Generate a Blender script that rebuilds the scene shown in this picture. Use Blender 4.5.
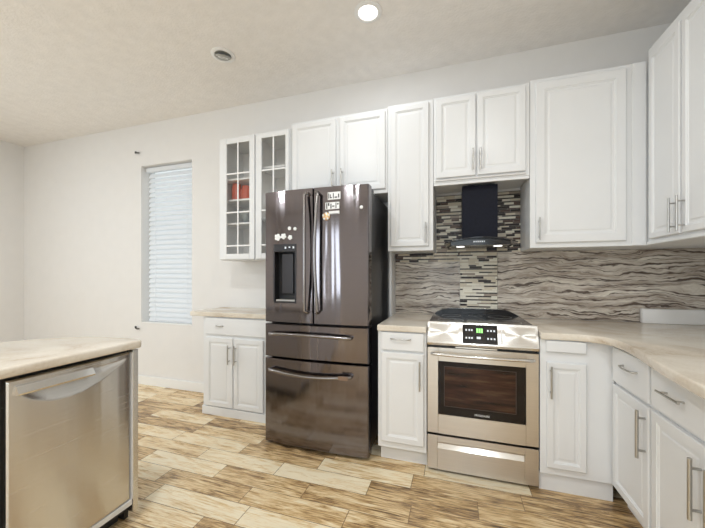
import bpy, bmesh, math, random
from mathutils import Vector, Matrix
random.seed(7)
S = bpy.context.scene
for o in list(bpy.data.objects): bpy.data.objects.remove(o)
COL = S.collection

# ------------------------------------------------------------------ camera
cam = bpy.data.objects.new('camera', bpy.data.cameras.new('camera'))
COL.objects.link(cam)
cam.location = (0, 0, 1.25)
cam.rotation_euler = (math.pi/2, 0, math.radians(17.82))
cam.data.sensor_width = 36
cam.data.lens = 320/705*36
cam.data.shift_y = 11/705
cam.data.clip_start = 0.02
S.camera = cam

# ------------------------------------------------------------------ world, light, exposure
W = bpy.data.worlds.new('sky'); S.world = W; W.use_nodes = True
bg = W.node_tree.nodes['Background']
bg.inputs[0].default_value = (0.93, 0.97, 1.0, 1); bg.inputs[1].default_value = 3.2
S.view_settings.view_transform = 'Standard'
S.view_settings.look = 'None'
S.view_settings.gamma = 1
S.view_settings.use_curve_mapping = False
S.view_settings.exposure = -1.29

def area(name, loc, rot, sx, sy, power, color=(1, 1, 1)):
    l = bpy.data.lights.new(name, 'AREA'); l.shape = 'RECTANGLE'; l.size = sx; l.size_y = sy
    l.energy = power; l.color = color
    o = bpy.data.objects.new(name, l); COL.objects.link(o); o.location = loc; o.rotation_euler = rot
    return o
R90 = math.pi/2
# area lights added as daylight at unseen windows in the rear and left walls
DAY = (0.78, 0.90, 1.0)
area('added_rear_window_light', (-0.10, -3.48, 1.35), (R90, 0, 0), 1.6, 2.1, 44, DAY)
area('added_slim_window_light', (-3.375, -3.48, 1.30), (R90, 0, 0), 0.42, 2.2, 38, DAY)  # strong narrow light added for a streak in the refrigerator front
area('added_slim_window_light', (-2.55, -3.48, 1.30), (R90, 0, 0), 0.36, 2.2, 34, DAY)
area('added_left_window_light', (-5.45, -0.6, 1.5), (R90, 0, -R90), 2.4, 1.9, 78, DAY)

# ------------------------------------------------------------------ node helpers
def newmat(name):
    m = bpy.data.materials.new(name); m.use_nodes = True
    nt = m.node_tree; b = nt.nodes['Principled BSDF']
    return m, nt, b
def N(nt, t, **kw):
    n = nt.nodes.new(t)
    for k, v in kw.items():
        if k.startswith('i_'): n.inputs[k[2:].replace('_', ' ')].default_value = v
        else: setattr(n, k, v)
    return n
def L(nt, a, b): nt.links.new(a, b)
def math_n(nt, op, a, b=None, c=None):
    n = nt.nodes.new('ShaderNodeMath'); n.operation = op
    for i, v in enumerate((a, b, c)):
        if v is None: continue
        if isinstance(v, (int, float)): n.inputs[i].default_value = v
        else: L(nt, v, n.inputs[i])
    return n.outputs[0]
def ramp(nt, fac, stops, interp='LINEAR'):
    r = nt.nodes.new('ShaderNodeValToRGB'); r.color_ramp.interpolation = interp
    e = r.color_ramp.elements
    while len(e) > 1: e.remove(e[-1])
    e[0].position = stops[0][0]; e[0].color = (*stops[0][1], 1)
    for p, c in stops[1:]:
        x = e.new(p); x.color = (*c, 1)
    L(nt, fac, r.inputs[0]); return r.outputs[0]
def coords(nt):
    g = nt.nodes.new('ShaderNodeNewGeometry')
    s = nt.nodes.new('ShaderNodeSeparateXYZ'); L(nt, g.outputs['Position'], s.inputs[0])
    return g.outputs['Position'], s.outputs[0], s.outputs[1], s.outputs[2]
def comb(nt, x, y, z=0.0):
    c = nt.nodes.new('ShaderNodeCombineXYZ')
    for i, v in enumerate((x, y, z)):
        if isinstance(v, (int, float)): c.inputs[i].default_value = v
        else: L(nt, v, c.inputs[i])
    return c.outputs[0]
def noise(nt, vec, scale, detail=3, rough=0.5, dist=0.0):
    n = nt.nodes.new('ShaderNodeTexNoise'); L(nt, vec, n.inputs['Vector'])
    n.inputs['Scale'].default_value = scale; n.inputs['Detail'].default_value = detail
    n.inputs['Roughness'].default_value = rough; n.inputs['Distortion'].default_value = dist
    return n.outputs['Fac']
def mixc(nt, fac, a, b, mode='MIX'):
    m = nt.nodes.new('ShaderNodeMix'); m.data_type = 'RGBA'; m.blend_type = mode
    if isinstance(fac, (int, float)): m.inputs[0].default_value = fac
    else: L(nt, fac, m.inputs[0])
    for i, v in ((6, a), (7, b)):
        if isinstance(v, tuple): m.inputs[i].default_value = (*v, 1)
        else: L(nt, v, m.inputs[i])
    return m.outputs[2]
def bump(nt, b, h, strength, dist):
    n = nt.nodes.new('ShaderNodeBump'); n.inputs['Strength'].default_value = strength
    n.inputs['Distance'].default_value = dist
    L(nt, h, n.inputs['Height']); L(nt, n.outputs[0], b.inputs['Normal'])
def simple(name, col, rough=0.5, metal=0.0, var=0.03, vs=8, bs=0.0, bscale=200):
    m, nt, b = newmat(name)
    p, x, y, z = coords(nt)
    f = noise(nt, p, vs, 3)
    c2 = tuple(max(0, c*(1-var)) for c in col); c1 = tuple(min(1, c*(1+var)) for c in col)
    L(nt, ramp(nt, f, [(0.3, c2), (0.7, c1)]), b.inputs['Base Color'])
    b.inputs['Roughness'].default_value = rough; b.inputs['Metallic'].default_value = metal
    if bs: bump(nt, b, noise(nt, p, bscale, 2), bs, 0.003)
    return m
def emit(name, col, s):
    m, nt, b = newmat(name)
    b.inputs['Base Color'].default_value = (*col, 1)
    b.inputs['Emission Color'].default_value = (*col, 1); b.inputs['Emission Strength'].default_value = s
    return m

M = {}
M['wall'] = simple('wall_paint', (0.785, 0.77, 0.755), 0.7, var=0.01, bs=0.15, bscale=160)
M['ceiling'] = simple('ceiling_texture_paint', (0.86, 0.835, 0.81), 0.85, var=0.03, vs=14, bs=0.9, bscale=55)
M['trim'] = simple('white_trim_paint', (0.84, 0.84, 0.83), 0.4, var=0.01)
M['cab'] = simple('white_cabinet_paint', (0.775, 0.78, 0.785), 0.33, var=0.012, vs=4)
M['cab_in'] = simple('cabinet_interior_grey', (0.88, 0.86, 0.84), 0.5, var=0.03)
M['ledge'] = simple('pale_grey_ledge', (0.70, 0.69, 0.68), 0.4, var=0.02)
M['nickel'] = simple('brushed_nickel', (0.50, 0.49, 0.47), 0.32, 1.0, var=0.05)
M['black_gloss'] = simple('black_gloss', (0.012, 0.011, 0.012), 0.12, var=0.05)
M['black_matte'] = simple('black_matte', (0.02, 0.02, 0.022), 0.5, var=0.05)
M['navy_black'] = simple('blue_black_steel', (0.009, 0.010, 0.018), 0.45, 0.0, var=0.2, vs=60)
M['navy_black'].node_tree.nodes['Principled BSDF'].inputs['Specular IOR Level'].default_value = 0.12
M['fridge_side'] = simple('charcoal_side', (0.045, 0.043, 0.047), 0.28, 0.6, var=0.05)
M['rubber'] = simple('black_rubber', (0.02, 0.02, 0.02), 0.7)
M['chrome'] = simple('polished_steel', (0.80, 0.79, 0.77), 0.12, 1.0, var=0.02)
M['white_plastic'] = simple('white_plastic', (0.86, 0.86, 0.86), 0.4)
def blind_mat():
    m, nt, b = newmat('white_blind_slat')
    b.inputs['Base Color'].default_value = (.90, .91, .92, 1); b.inputs['Roughness'].default_value = .5
    t = nt.nodes.new('ShaderNodeBsdfTranslucent'); t.inputs[0].default_value = (.9, .92, .95, 1)
    x = nt.nodes.new('ShaderNodeMixShader'); x.inputs[0].default_value = .35
    L(nt, b.outputs[0], x.inputs[1]); L(nt, t.outputs[0], x.inputs[2]); L(nt, x.outputs[0], nt.nodes['Material Output'].inputs['Surface'])
    return m
M['blind'] = blind_mat()
M['gold'] = simple('gold_metal', (0.75, 0.50, 0.28), 0.3, 0.8, var=0.2, vs=90)
M['red'] = simple('red_ceramic', (0.62, 0.12, 0.07), 0.35, var=0.2, vs=25)
M['grey_glaze'] = simple('grey_glaze', (0.30, 0.33, 0.34), 0.3, var=0.15, vs=25)
M['dark_hook'] = simple('dark_bronze', (0.06, 0.055, 0.05), 0.4, 0.6)
M['green'] = emit('green_display', (0.35, 0.9, 0.25), 1.6)
M['icon'] = emit('white_display_icons', (0.75, 0.8, 0.85), 0.6)
M['lens'] = emit('lamp_lens', (1.0, 0.98, 0.95), 9.0)
M['hood_lens'] = emit('hood_lamp_lens', (1.0, 0.98, 0.94), 6.0)
M['gimbal_grey'] = simple('gimbal_grey', (0.42, 0.42, 0.40), 0.4, 0.3)
M['outdoor'] = simple('outdoor_ground', (0.35, 0.36, 0.30), 0.9)
M['brown_badge'] = simple('brown_badge', (0.20, 0.13, 0.09), 0.3)

ANR = 0.25
def steel(name, col, rough, streak, an=0.85, wave=0.0):
    m, nt, b = newmat(name)
    p, x, y, z = coords(nt)
    f = noise(nt, comb(nt, math_n(nt, 'MULTIPLY', x, 3.0), math_n(nt, 'MULTIPLY', y, 3.0), math_n(nt, 'MULTIPLY', z, 260.0)), 1.0, 2)
    c = ramp(nt, f, [(0.3, tuple(v*(1-streak) for v in col)), (0.7, tuple(min(1, v*(1+streak)) for v in col))])
    L(nt, c, b.inputs['Base Color'])
    b.inputs['Metallic'].default_value = 1.0
    L(nt, math_n(nt, 'MULTIPLY_ADD', f, 0.06, rough-0.03), b.inputs['Roughness'])
    b.inputs['Anisotropic'].default_value = an
    if wave:
        wv = noise(nt, comb(nt, math_n(nt, 'MULTIPLY', x, 15.0), math_n(nt, 'MULTIPLY', y, 15.0), math_n(nt, 'MULTIPLY', z, 0.9)), 1.0, 1)
        bump(nt, b, wv, 1.0, wave)
    tg = nt.nodes.new('ShaderNodeTangent'); tg.direction_type = 'RADIAL'; tg.axis = 'Z'
    L(nt, tg.outputs[0], b.inputs['Tangent'])
    b.inputs['Anisotropic Rotation'].default_value = ANR
    return m
M['steel'] = steel('stainless_steel', (0.62, 0.57, 0.51), 0.30, 0.03)
M['steel_light'] = steel('light_stainless', (0.74, 0.72, 0.69), 0.25, 0.04)
M['dw_steel'] = steel('dishwasher_stainless', (0.70, 0.68, 0.65), 0.26, 0.03, 0.85, 0.002)
M['dark_steel'] = steel('black_stainless', (0.20, 0.18, 0.187), 0.10, 0.03, 0.72, 0.0022)

def glass_mat(name, tint=(0.9, 0.93, 0.93), rough=0.02):
    m, nt, b = newmat(name)
    out = nt.nodes['Material Output']
    t = nt.nodes.new('ShaderNodeBsdfTransparent'); t.inputs[0].default_value = (*tint, 1)
    g = nt.nodes.new('ShaderNodeBsdfGlossy'); g.inputs['Roughness'].default_value = rough
    lw = nt.nodes.new('ShaderNodeLayerWeight'); lw.inputs[0].default_value = 0.5
    fac = math_n(nt, 'MULTIPLY_ADD', math_n(nt, 'POWER', lw.outputs['Facing'], 5.0), 0.8, 0.03)
    mx = nt.nodes.new('ShaderNodeMixShader')
    L(nt, fac, mx.inputs[0]); L(nt, t.outputs[0], mx.inputs[1]); L(nt, g.outputs[0], mx.inputs[2])
    L(nt, mx.outputs[0], out.inputs['Surface'])
    return m
M['glass'] = glass_mat('clear_glass')
M['cab_glass'] = glass_mat('cabinet_glass', (0.98, 0.98, 0.975), 0.1)

def floor_mat():
    m, nt, b = newmat('wood_look_plank_tile')
    p, x, y, z = coords(nt)
    PW, PL = 0.137, 0.60
    ys = math_n(nt, 'DIVIDE', math_n(nt, 'ADD', y, 20.03), PW)
    row = math_n(nt, 'FLOOR', ys)
    w1 = N(nt, 'ShaderNodeTexWhiteNoise', noise_dimensions='1D'); L(nt, row, w1.inputs['W'])
    xs = math_n(nt, 'ADD', math_n(nt, 'DIVIDE', math_n(nt, 'ADD', x, 30.0), PL), math_n(nt, 'MULTIPLY', w1.outputs['Value'], 5.0))
    col = math_n(nt, 'FLOOR', xs)
    w2 = N(nt, 'ShaderNodeTexWhiteNoise', noise_dimensions='2D'); L(nt, comb(nt, col, row), w2.inputs['Vector'])
    rnd = w2.outputs['Value']
    # grain running along each plank, shifted from plank to plank
    gx = math_n(nt, 'MULTIPLY_ADD', rnd, 37.0, math_n(nt, 'MULTIPLY', x, 2.6))
    gy = math_n(nt, 'MULTIPLY_ADD', rnd, 11.0, math_n(nt, 'MULTIPLY', y, 17.0))
    g1 = noise(nt, comb(nt, gx, gy), 1.0, 8, 0.68, 0.7)
    gx2 = math_n(nt, 'MULTIPLY_ADD', rnd, 91.0, math_n(nt, 'MULTIPLY', x, 9.0))
    gy2 = math_n(nt, 'MULTIPLY', y, 120.0)
    g2 = noise(nt, comb(nt, gx2, gy2), 1.0, 4, 0.6, 0.4)
    t = math_n(nt, 'ADD', math_n(nt, 'MULTIPLY', math_n(nt, 'SUBTRACT', g1, 0.5), 1.75), math_n(nt, 'MULTIPLY', math_n(nt, 'SUBTRACT', g2, 0.5), 1.7))
    t = math_n(nt, 'ADD', t, math_n(nt, 'MULTIPLY_ADD', rnd, 0.70, 0.32))
    c = ramp(nt, t, [(0.0, (0.09, 0.055, 0.032)), (0.20, (0.21, 0.135, 0.07)), (0.38, (0.41, 0.26, 0.12)),
                     (0.56, (0.64, 0.445, 0.225)), (0.76, (0.80, 0.62, 0.37)), (1.0, (0.90, 0.79, 0.58))])
    fx = math_n(nt, 'FRACT', xs); fy = math_n(nt, 'FRACT', ys)
    ex = math_n(nt, 'MULTIPLY', math_n(nt, 'MINIMUM', fx, math_n(nt, 'SUBTRACT', 1.0, fx)), PL)
    ey = math_n(nt, 'MULTIPLY', math_n(nt, 'MINIMUM', fy, math_n(nt, 'SUBTRACT', 1.0, fy)), PW)
    e = math_n(nt, 'MINIMUM', ex, ey)
    gr = math_n(nt, 'LESS_THAN', e, 0.0019)
    c = mixc(nt, gr, c, (0.20, 0.12, 0.06))
    L(nt, c, b.inputs['Base Color'])
    b.inputs['Roughness'].default_value = 0.34
    L(nt, math_n(nt, 'MULTIPLY_ADD', g1, 0.2, 0.18), b.inputs['Roughness'])
    h = math_n(nt, 'ADD', math_n(nt, 'MULTIPLY', g2, 0.3), math_n(nt, 'MULTIPLY', math_n(nt, 'MINIMUM', e, 0.003), 300))
    bump(nt, b, h, 0.15, 0.002)
    return m
M['floor'] = floor_mat()

def stone_mat():
    m, nt, b = newmat('wavy_granite_slab')
    p, x, y, z = coords(nt)
    warp = noise(nt, comb(nt, math_n(nt, 'MULTIPLY', x, 2.4), math_n(nt, 'MULTIPLY', z, 5.0)), 1.0, 4, 0.55)
    zz = math_n(nt, 'MULTIPLY_ADD', warp, 0.17, z)
    f1 = noise(nt, comb(nt, math_n(nt, 'MULTIPLY', x, 1.9), math_n(nt, 'MULTIPLY', zz, 22.0)), 1.0, 6, 0.62, 0.4)
    f2 = noise(nt, comb(nt, math_n(nt, 'MULTIPLY', x, 10.0), math_n(nt, 'MULTIPLY', zz, 90.0), 3.0), 1.0, 4, 0.65, 0.3)
    base = ramp(nt, math_n(nt, 'MULTIPLY_ADD', f2, 0.42, math_n(nt, 'MULTIPLY', f1, 0.60)),
                [(0.34, (0.15, 0.11, 0.085)), (0.44, (0.33, 0.275, 0.225)), (0.53, (0.50, 0.445, 0.385)), (0.63, (0.66, 0.61, 0.53)), (0.74, (0.80, 0.76, 0.68))])
    for (fr_, off, sc, wd) in ((21.0, 0.0, 4.0, 0.13), (37.0, 0.37, 6.0, 0.12)):
        ph = math_n(nt, 'FRACT', math_n(nt, 'MULTIPLY_ADD', zz, fr_, off))
        d = math_n(nt, 'ABSOLUTE', math_n(nt, 'SUBTRACT', ph, 0.5))
        br = noise(nt, comb(nt, math_n(nt, 'MULTIPLY', x, sc), math_n(nt, 'MULTIPLY', zz, fr_), off*20), 1.0, 3, 0.6)
        w = math_n(nt, 'MULTIPLY', math_n(nt, 'SUBTRACT', br, 0.37), wd*5.5)
        k = math_n(nt, 'MULTIPLY', math_n(nt, 'SUBTRACT', w, d), 12.0)
        k.node.use_clamp = True
        base = mixc(nt, math_n(nt, 'MULTIPLY', k, 0.93), base, (0.06, 0.038, 0.028))
    L(nt, base, b.inputs['Base Color'])
    b.inputs['Roughness'].default_value = 0.25
    bump(nt, b, f1, 0.10, 0.004)
    return m
M['stone'] = stone_mat()

def mosaic_mat(name, stops):
    m, nt, b = newmat(name)
    p, x, y, z = coords(nt)
    H = 0.0165
    zp = math_n(nt, 'DIVIDE', z, 0.0275); fp = math_n(nt, 'FRACT', zp)
    thin = math_n(nt, 'LESS_THAN', fp, 0.37)
    row = math_n(nt, 'MULTIPLY_ADD', math_n(nt, 'FLOOR', zp), 2.0, thin)
    w1 = N(nt, 'ShaderNodeTexWhiteNoise', noise_dimensions='1D'); L(nt, row, w1.inputs['W'])
    ln = math_n(nt, 'MULTIPLY_ADD', w1.outputs['Value'], 0.055, 0.055)
    xs = math_n(nt, 'ADD', math_n(nt, 'DIVIDE', math_n(nt, 'ADD', x, 5.0), ln), math_n(nt, 'MULTIPLY', row, 0.37))
    col = math_n(nt, 'FLOOR', xs)
    w2 = N(nt, 'ShaderNodeTexWhiteNoise', noise_dimensions='2D'); L(nt, comb(nt, col, row), w2.inputs['Vector'])
    val = math_n(nt, 'ADD', math_n(nt, 'MULTIPLY', w2.outputs['Value'], 0.74), math_n(nt, 'MULTIPLY_ADD', thin, -0.26, 0.26))
    c = ramp(nt, val, stops, 'CONSTANT')
    f = noise(nt, comb(nt, math_n(nt, 'MULTIPLY', x, 12.0), math_n(nt, 'MULTIPLY', z, 60.0)), 1.0, 3)
    c = mixc(nt, math_n(nt, 'MULTIPLY', f, 0.35), c, (0.5, 0.45, 0.4), 'MULTIPLY')
    fx = math_n(nt, 'FRACT', xs)
    gz = math_n(nt, 'MAXIMUM', math_n(nt, 'LESS_THAN', fp, 0.045), math_n(nt, 'LESS_THAN', math_n(nt, 'ABSOLUTE', math_n(nt, 'SUBTRACT', fp, 0.39)), 0.022))
    g = math_n(nt, 'MAXIMUM', math_n(nt, 'LESS_THAN', math_n(nt, 'MULTIPLY', fx, ln), 0.0015), gz)
    c = mixc(nt, g, c, (0.40, 0.37, 0.33))
    L(nt, c, b.inputs['Base Color'])
    b.inputs['Roughness'].default_value = 0.28; b.inputs['Specular IOR Level'].default_value = 0.3
    bump(nt, b, g, -0.3, 0.002)
    return m
DK, BR, TP, CR, CW = (0.015, 0.008, 0.007), (0.085, 0.048, 0.035), (0.32, 0.27, 0.22), (0.66, 0.60, 0.48), (0.82, 0.79, 0.68)
M['mosaic_dark'] = mosaic_mat('dark_strip_mosaic', [(0, DK), (0.40, BR), (0.54, TP), (0.60, CR), (0.80, CW)])
M['mosaic_light'] = mosaic_mat('cream_strip_mosaic', [(0, DK), (0.33, TP), (0.40, CR), (0.58, CW)])

def counter_mat():
    m, nt, b = newmat('beige_stone_counter')
    p, x, y, z = coords(nt)
    q = comb(nt, math_n(nt, 'MULTIPLY', x, 2.5), math_n(nt, 'MULTIPLY', y, 2.5), math_n(nt, 'MULTIPLY', z, 8.0))
    f = noise(nt, q, 1.3, 6, 0.55, 0.7)
    f2 = noise(nt, p, 90, 3)
    t = math_n(nt, 'MULTIPLY_ADD', f2, 0.18, math_n(nt, 'MULTIPLY', f, 0.85))
    L(nt, ramp(nt, t, [(0.30, (0.48, 0.38, 0.28)), (0.42, (0.64, 0.56, 0.46)), (0.55, (0.73, 0.665, 0.57)), (0.75, (0.80, 0.75, 0.67))]), b.inputs['Base Color'])
    b.inputs['Roughness'].default_value = 0.22
    return m
M['counter'] = counter_mat()

def oven_glass():
    m, nt, b = newmat('smoked_oven_glass')
    b.inputs['Base Color'].default_value = (0.012, 0.008, 0.007, 1)
    b.inputs['Roughness'].default_value = 0.05
    b.inputs['Specular IOR Level'].default_value = 0.28
    return m
M['oven_glass'] = oven_glass()

# ------------------------------------------------------------------ mesh helpers
WO = {}                        # world origin of every object built
class Frame:
    """a runs left to right along a face, d comes out of it, z is up"""
    def __init__(s, o, a, d): s.o = Vector(o); s.a = Vector(a); s.d = Vector(d)
    def __call__(s, a, d, z): return s.o + s.a*a + s.d*d + Vector((0, 0, z))
WORLD = Frame((0, 0, 0), (1, 0, 0), (0, 1, 0))
BACK = Frame((0, 0, 0), (1, 0, 0), (0, -1, 0))      # a = X, d = -Y
RET = Frame((0, 0, 0), (0, -1, 0), (-1, 0, 0))      # a = -Y, d = -X
ISL = Frame((0, 0, 0), (0, 1, 0), (1, 0, 0))        # a = Y, d = X

class MB:
    def __init__(s, F=WORLD): s.bm = bmesh.new(); s.F = F
    def _v(s, pts): return [s.bm.verts.new(s.F(*p)) for p in pts]
    def box(s, a0, a1, d0, d1, z0, z1, bev=0.0, seg=2):
        t = bmesh.new()
        v = [t.verts.new(s.F(a, d, z)) for a in (a0, a1) for d in (d0, d1) for z in (z0, z1)]
        for f in ((0, 1, 3, 2), (4, 6, 7, 5), (0, 4, 5, 1), (2, 3, 7, 6), (0, 2, 6, 4), (1, 5, 7, 3)):
            t.faces.new([v[i] for i in f])
        bmesh.ops.recalc_face_normals(t, faces=t.faces)
        if bev: bmesh.ops.bevel(t, geom=list(t.edges), offset=bev, segments=seg, affect='EDGES', profile=0.5, clamp_overlap=True)
        me = bpy.data.meshes.new('t'); t.to_mesh(me); s.bm.from_mesh(me); bpy.data.meshes.remove(me); t.free()
        return s
    def rings(s, rects, close_back=True):
        """nested rectangles (a0,a1,z0,z1,d) bridged one after another, the last one filled"""
        prev = None; first = None
        for a0, a1, z0, z1, d in rects:
            v = s._v([(a0, d, z0), (a1, d, z0), (a1, d, z1), (a0, d, z1)])
            if prev:
                for i in range(4): s.bm.faces.new([prev[i], prev[(i+1) % 4], v[(i+1) % 4], v[i]])
            else: first = v
            prev = v
        s.bm.faces.new(prev)
        if close_back: s.bm.faces.new(list(reversed(first)))
        return s
    def prism(s, poly, lo, hi, axis='z'):
        """poly in two of the frame axes, extruded along the third"""
        def P(u, w, h): return {'z': (u, w, h), 'd': (u, h, w), 'a': (h, u, w)}[axis]
        b = s._v([P(u, w, lo) for u, w in poly]); t = s._v([P(u, w, hi) for u, w in poly])
        n = len(poly)
        s.bm.faces.new(list(reversed(b))); s.bm.faces.new(t)
        for i in range(n): s.bm.faces.new([b[i], b[(i+1) % n], t[(i+1) % n], t[i]])
        return s
    def tube(s, pts, r, seg=10, world=False, flat=None):
        P = [Vector(p) if world else s.F(*p) for p in pts]
        rings = []
        up = Vector((0, 0, 1))
        for i, p in enumerate(P):
            t = (P[min(i+1, len(P)-1)] - P[max(i-1, 0)]).normalized()
            u = up if abs(t.dot(up)) < 0.9 else Vector((1, 0, 0))
            x = t.cross(u).normalized(); y = x.cross(t).normalized()
            rr = r[i] if isinstance(r, (list, tuple)) else r
            fy = flat if flat else 1.0
            rings.append([s.bm.verts.new(p + x*math.cos(k*2*math.pi/seg)*rr + y*math.sin(k*2*math.pi/seg)*rr*fy) for k in range(seg)])
        for A, B in zip(rings, rings[1:]):
            for k in range(seg): s.bm.faces.new([A[k], A[(k+1) % seg], B[(k+1) % seg], B[k]])
        s.bm.faces.new(list(reversed(rings[0]))); s.bm.faces.new(rings[-1])
        return s
    def lathe(s, c, prof, seg=32, axis=(0, 0, 1)):
        """prof = [(radius, height)] about the world axis through c"""
        ax = Vector(axis).normalized(); x = ax.orthogonal().normalized(); y = ax.cross(x); c = Vector(c)
        rings = []
        for r, h in prof:
            if r < 1e-6: rings.append([s.bm.verts.new(c + ax*h)]); continue
            rings.append([s.bm.verts.new(c + ax*h + x*math.cos(k*2*math.pi/seg)*r + y*math.sin(k*2*math.pi/seg)*r) for k in range(seg)])
        for A, B in zip(rings, rings[1:]):
            for k in range(seg):
                a = [A[k % len(A)], A[(k+1) % len(A)], B[(k+1) % len(B)], B[k % len(B)]]
                q = []
                for v in a:
                    if v not in q: q.append(v)
                if len(q) > 2: s.bm.faces.new(q)
        return s
    def build(s, name, mat, parent=None, smooth=False, origin=None):
        bm = s.bm
        bmesh.ops.recalc_face_normals(bm, faces=bm.faces)
        co = [v.co for v in bm.verts]
        mn = Vector([min(c[i] for c in co) for i in range(3)]); mx = Vector([max(c[i] for c in co) for i in range(3)])
        o3 = Vector(origin) if origin else Vector(((mn.x+mx.x)/2, (mn.y+mx.y)/2, mn.z))
        bmesh.ops.translate(bm, verts=bm.verts, vec=-o3)
        me = bpy.data.meshes.new(name); bm.to_mesh(me); bm.free()
        me.materials.append(mat)
        if smooth:
            for p in me.polygons: p.use_smooth = True
            if smooth is not True:
                me.set_sharp_from_angle(angle=math.radians(smooth))
        o = bpy.data.objects.new(name, me); COL.objects.link(o)
        if parent: o.parent = parent; o.location = o3 - WO[parent.name]
        else: o.location = o3
        WO[o.name] = o3
        return o
def thing(name, loc, label, cat, group=None):
    o = bpy.data.objects.new(name, None); COL.objects.link(o); o.location = loc; o.empty_display_size = 0.1
    WO[o.name] = Vector(loc); return tag(o, label, cat, group)
def tag(o, label, cat, group=None):
    o['label'] = label; o['category'] = cat
    if group: o['group'] = group
    return o
def struct(o): o['kind'] = 'structure'; return o
def text(s, size, loc, rot, mat, parent, name, depth=0.0006):
    cu = bpy.data.curves.new('t', 'FONT'); cu.body = s; cu.size = size; cu.align_x = 'CENTER'; cu.align_y = 'CENTER'; cu.extrude = depth
    t = bpy.data.objects.new('t', cu); COL.objects.link(t)
    bpy.context.view_layer.update()
    me = bpy.data.meshes.new_from_object(t.evaluated_get(bpy.context.evaluated_depsgraph_get()))
    bpy.data.objects.remove(t)
    me.materials.clear(); me.materials.append(mat)
    o = bpy.data.objects.new(name, me); COL.objects.link(o)
    o.rotation_euler = rot; o.parent = parent; o.location = Vector(loc) - WO[parent.name]; WO[o.name] = Vector(loc)
    return o

# ------------------------------------------------------------------ room shell
XL, XR, YB, YF, ZC = -5.55, 1.62, 2.76, -3.5, 2.98
struct(MB().box(XL-.15, XR+.15, YF-.15, YB+.3, -0.1, 0).build('floor', M['floor']))
struct(MB().box(XL-.15, XR+.15, YF-.15, YB+.3, ZC, ZC+.12).build('ceiling', M['ceiling']))
def wall_holes(name, F, a0, a1, d0, d1, z0, z1, holes):
    m = MB(F); holes = sorted(holes); x = a0
    for (h0, h1, hz0, hz1) in holes:
        m.box(x, h0, d0, d1, z0, z1)
        if hz0 > z0: m.box(h0, h1, d0, d1, z0, hz0)
        if hz1 < z1: m.box(h0, h1, d0, d1, hz1, z1)
        x = h1
    m.box(x, a1, d0, d1, z0, z1)
    return struct(m.build(name, M['wall']))
WX0, WX1, WZ0, WZ1 = -3.44, -2.71, 0.70, 2.50
wall_holes('wall_back', WORLD, XL-.15, XR+.15, YB, YB+.16, 0, ZC, [(WX0, WX1, WZ0, WZ1)])
wall_holes('wall_right', Frame((0, 0, 0), (0, 1, 0), (1, 0, 0)), YF, YB, XR, XR+.15, 0, ZC, [(YF+.5, YF+.5001, 1, 1.0001)])
wall_holes('wall_left', Frame((0, 0, 0), (0, 1, 0), (1, 0, 0)), YF, YB, XL-.15, XL, 0, ZC, [(-1.8, 0.6, 0.55, 2.45)])
wall_holes('wall_front', WORLD, XL-.15, XR+.15, YF-.15, YF, 0, ZC, [(-3.6, -3.15, 0.15, 2.45), (-2.75, -2.35, 0.15, 2.45), (-0.95, 0.75, 0.25, 2.45)])
# baseboards
bb = MB(); bb.box(XL+.02, -2.32, YB-.016, YB-.001, 0, .10, .003); struct(bb.build('baseboard_back', M['trim']))
bb = MB(); bb.box(XL+.001, XL+.017, YF+.02, YB-.02, 0, .10, .003); struct(bb.build('baseboard_left', M['trim']))
# window in view first, then unseen ones added to carry the extra daylight
def window(name, F, a0, a1, z0, z1, d, mull=1):
    w = thing(name, F((a0+a1)/2, d, z0), '', ''); del w['label']; del w['category']; struct(w)
    m = MB(F); t = .035
    m.box(a0+.001, a1-.001, d, d+.04, z0+.001, z0+t, .004); m.box(a0+.001, a1-.001, d, d+.04, z1-t, z1-.001, .004)
    m.box(a0+.001, a0+t, d, d+.04, z0+t, z1-t, .004); m.box(a1-t, a1-.001, d, d+.04, z0+t, z1-t, .004)
    for k in range(1, mull):
        c = a0+(a1-a0)*k/mull; m.box(c-.02, c+.02, d, d+.04, z0+t, z1-t, .004)
    struct(m.build('window_frame', M['trim'], w))
    struct(MB(F).box(a0+t, a1-t, d+.017, d+.023, z0+t, z1-t).build('pane', M['glass'], w))
    return w
w1 = window('window_1', WORLD, WX0, WX1, WZ0, WZ1, YB+.115)
s = MB(); s.box(WX0+.001, WX1-.001, YB+.001, YB+.112, WZ0+.0005, WZ0+.012, .002); struct(s.build('window_sill', M['trim'], w1))
window('added_window_2', WORLD, -3.6, -3.15, 0.15, 2.45, YF-.10, 1)  # unseen slim window, placed to streak the refrigerator's reflection
window('added_window_5', WORLD, -2.75, -2.35, 0.15, 2.45, YF-.10, 1)  # second added slim window, also for the refrigerator streaks
window('added_window_3', WORLD, -0.95, 0.75, 0.25, 2.45, YF-.10, 2)  # unseen rear window added for brightness
window('added_window_4', Frame((0, 0, 0), (0, 1, 0), (1, 0, 0)), -1.8, .6, .55, 2.45, XL-.10, 2)  # far-left window added out of view for more light

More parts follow.
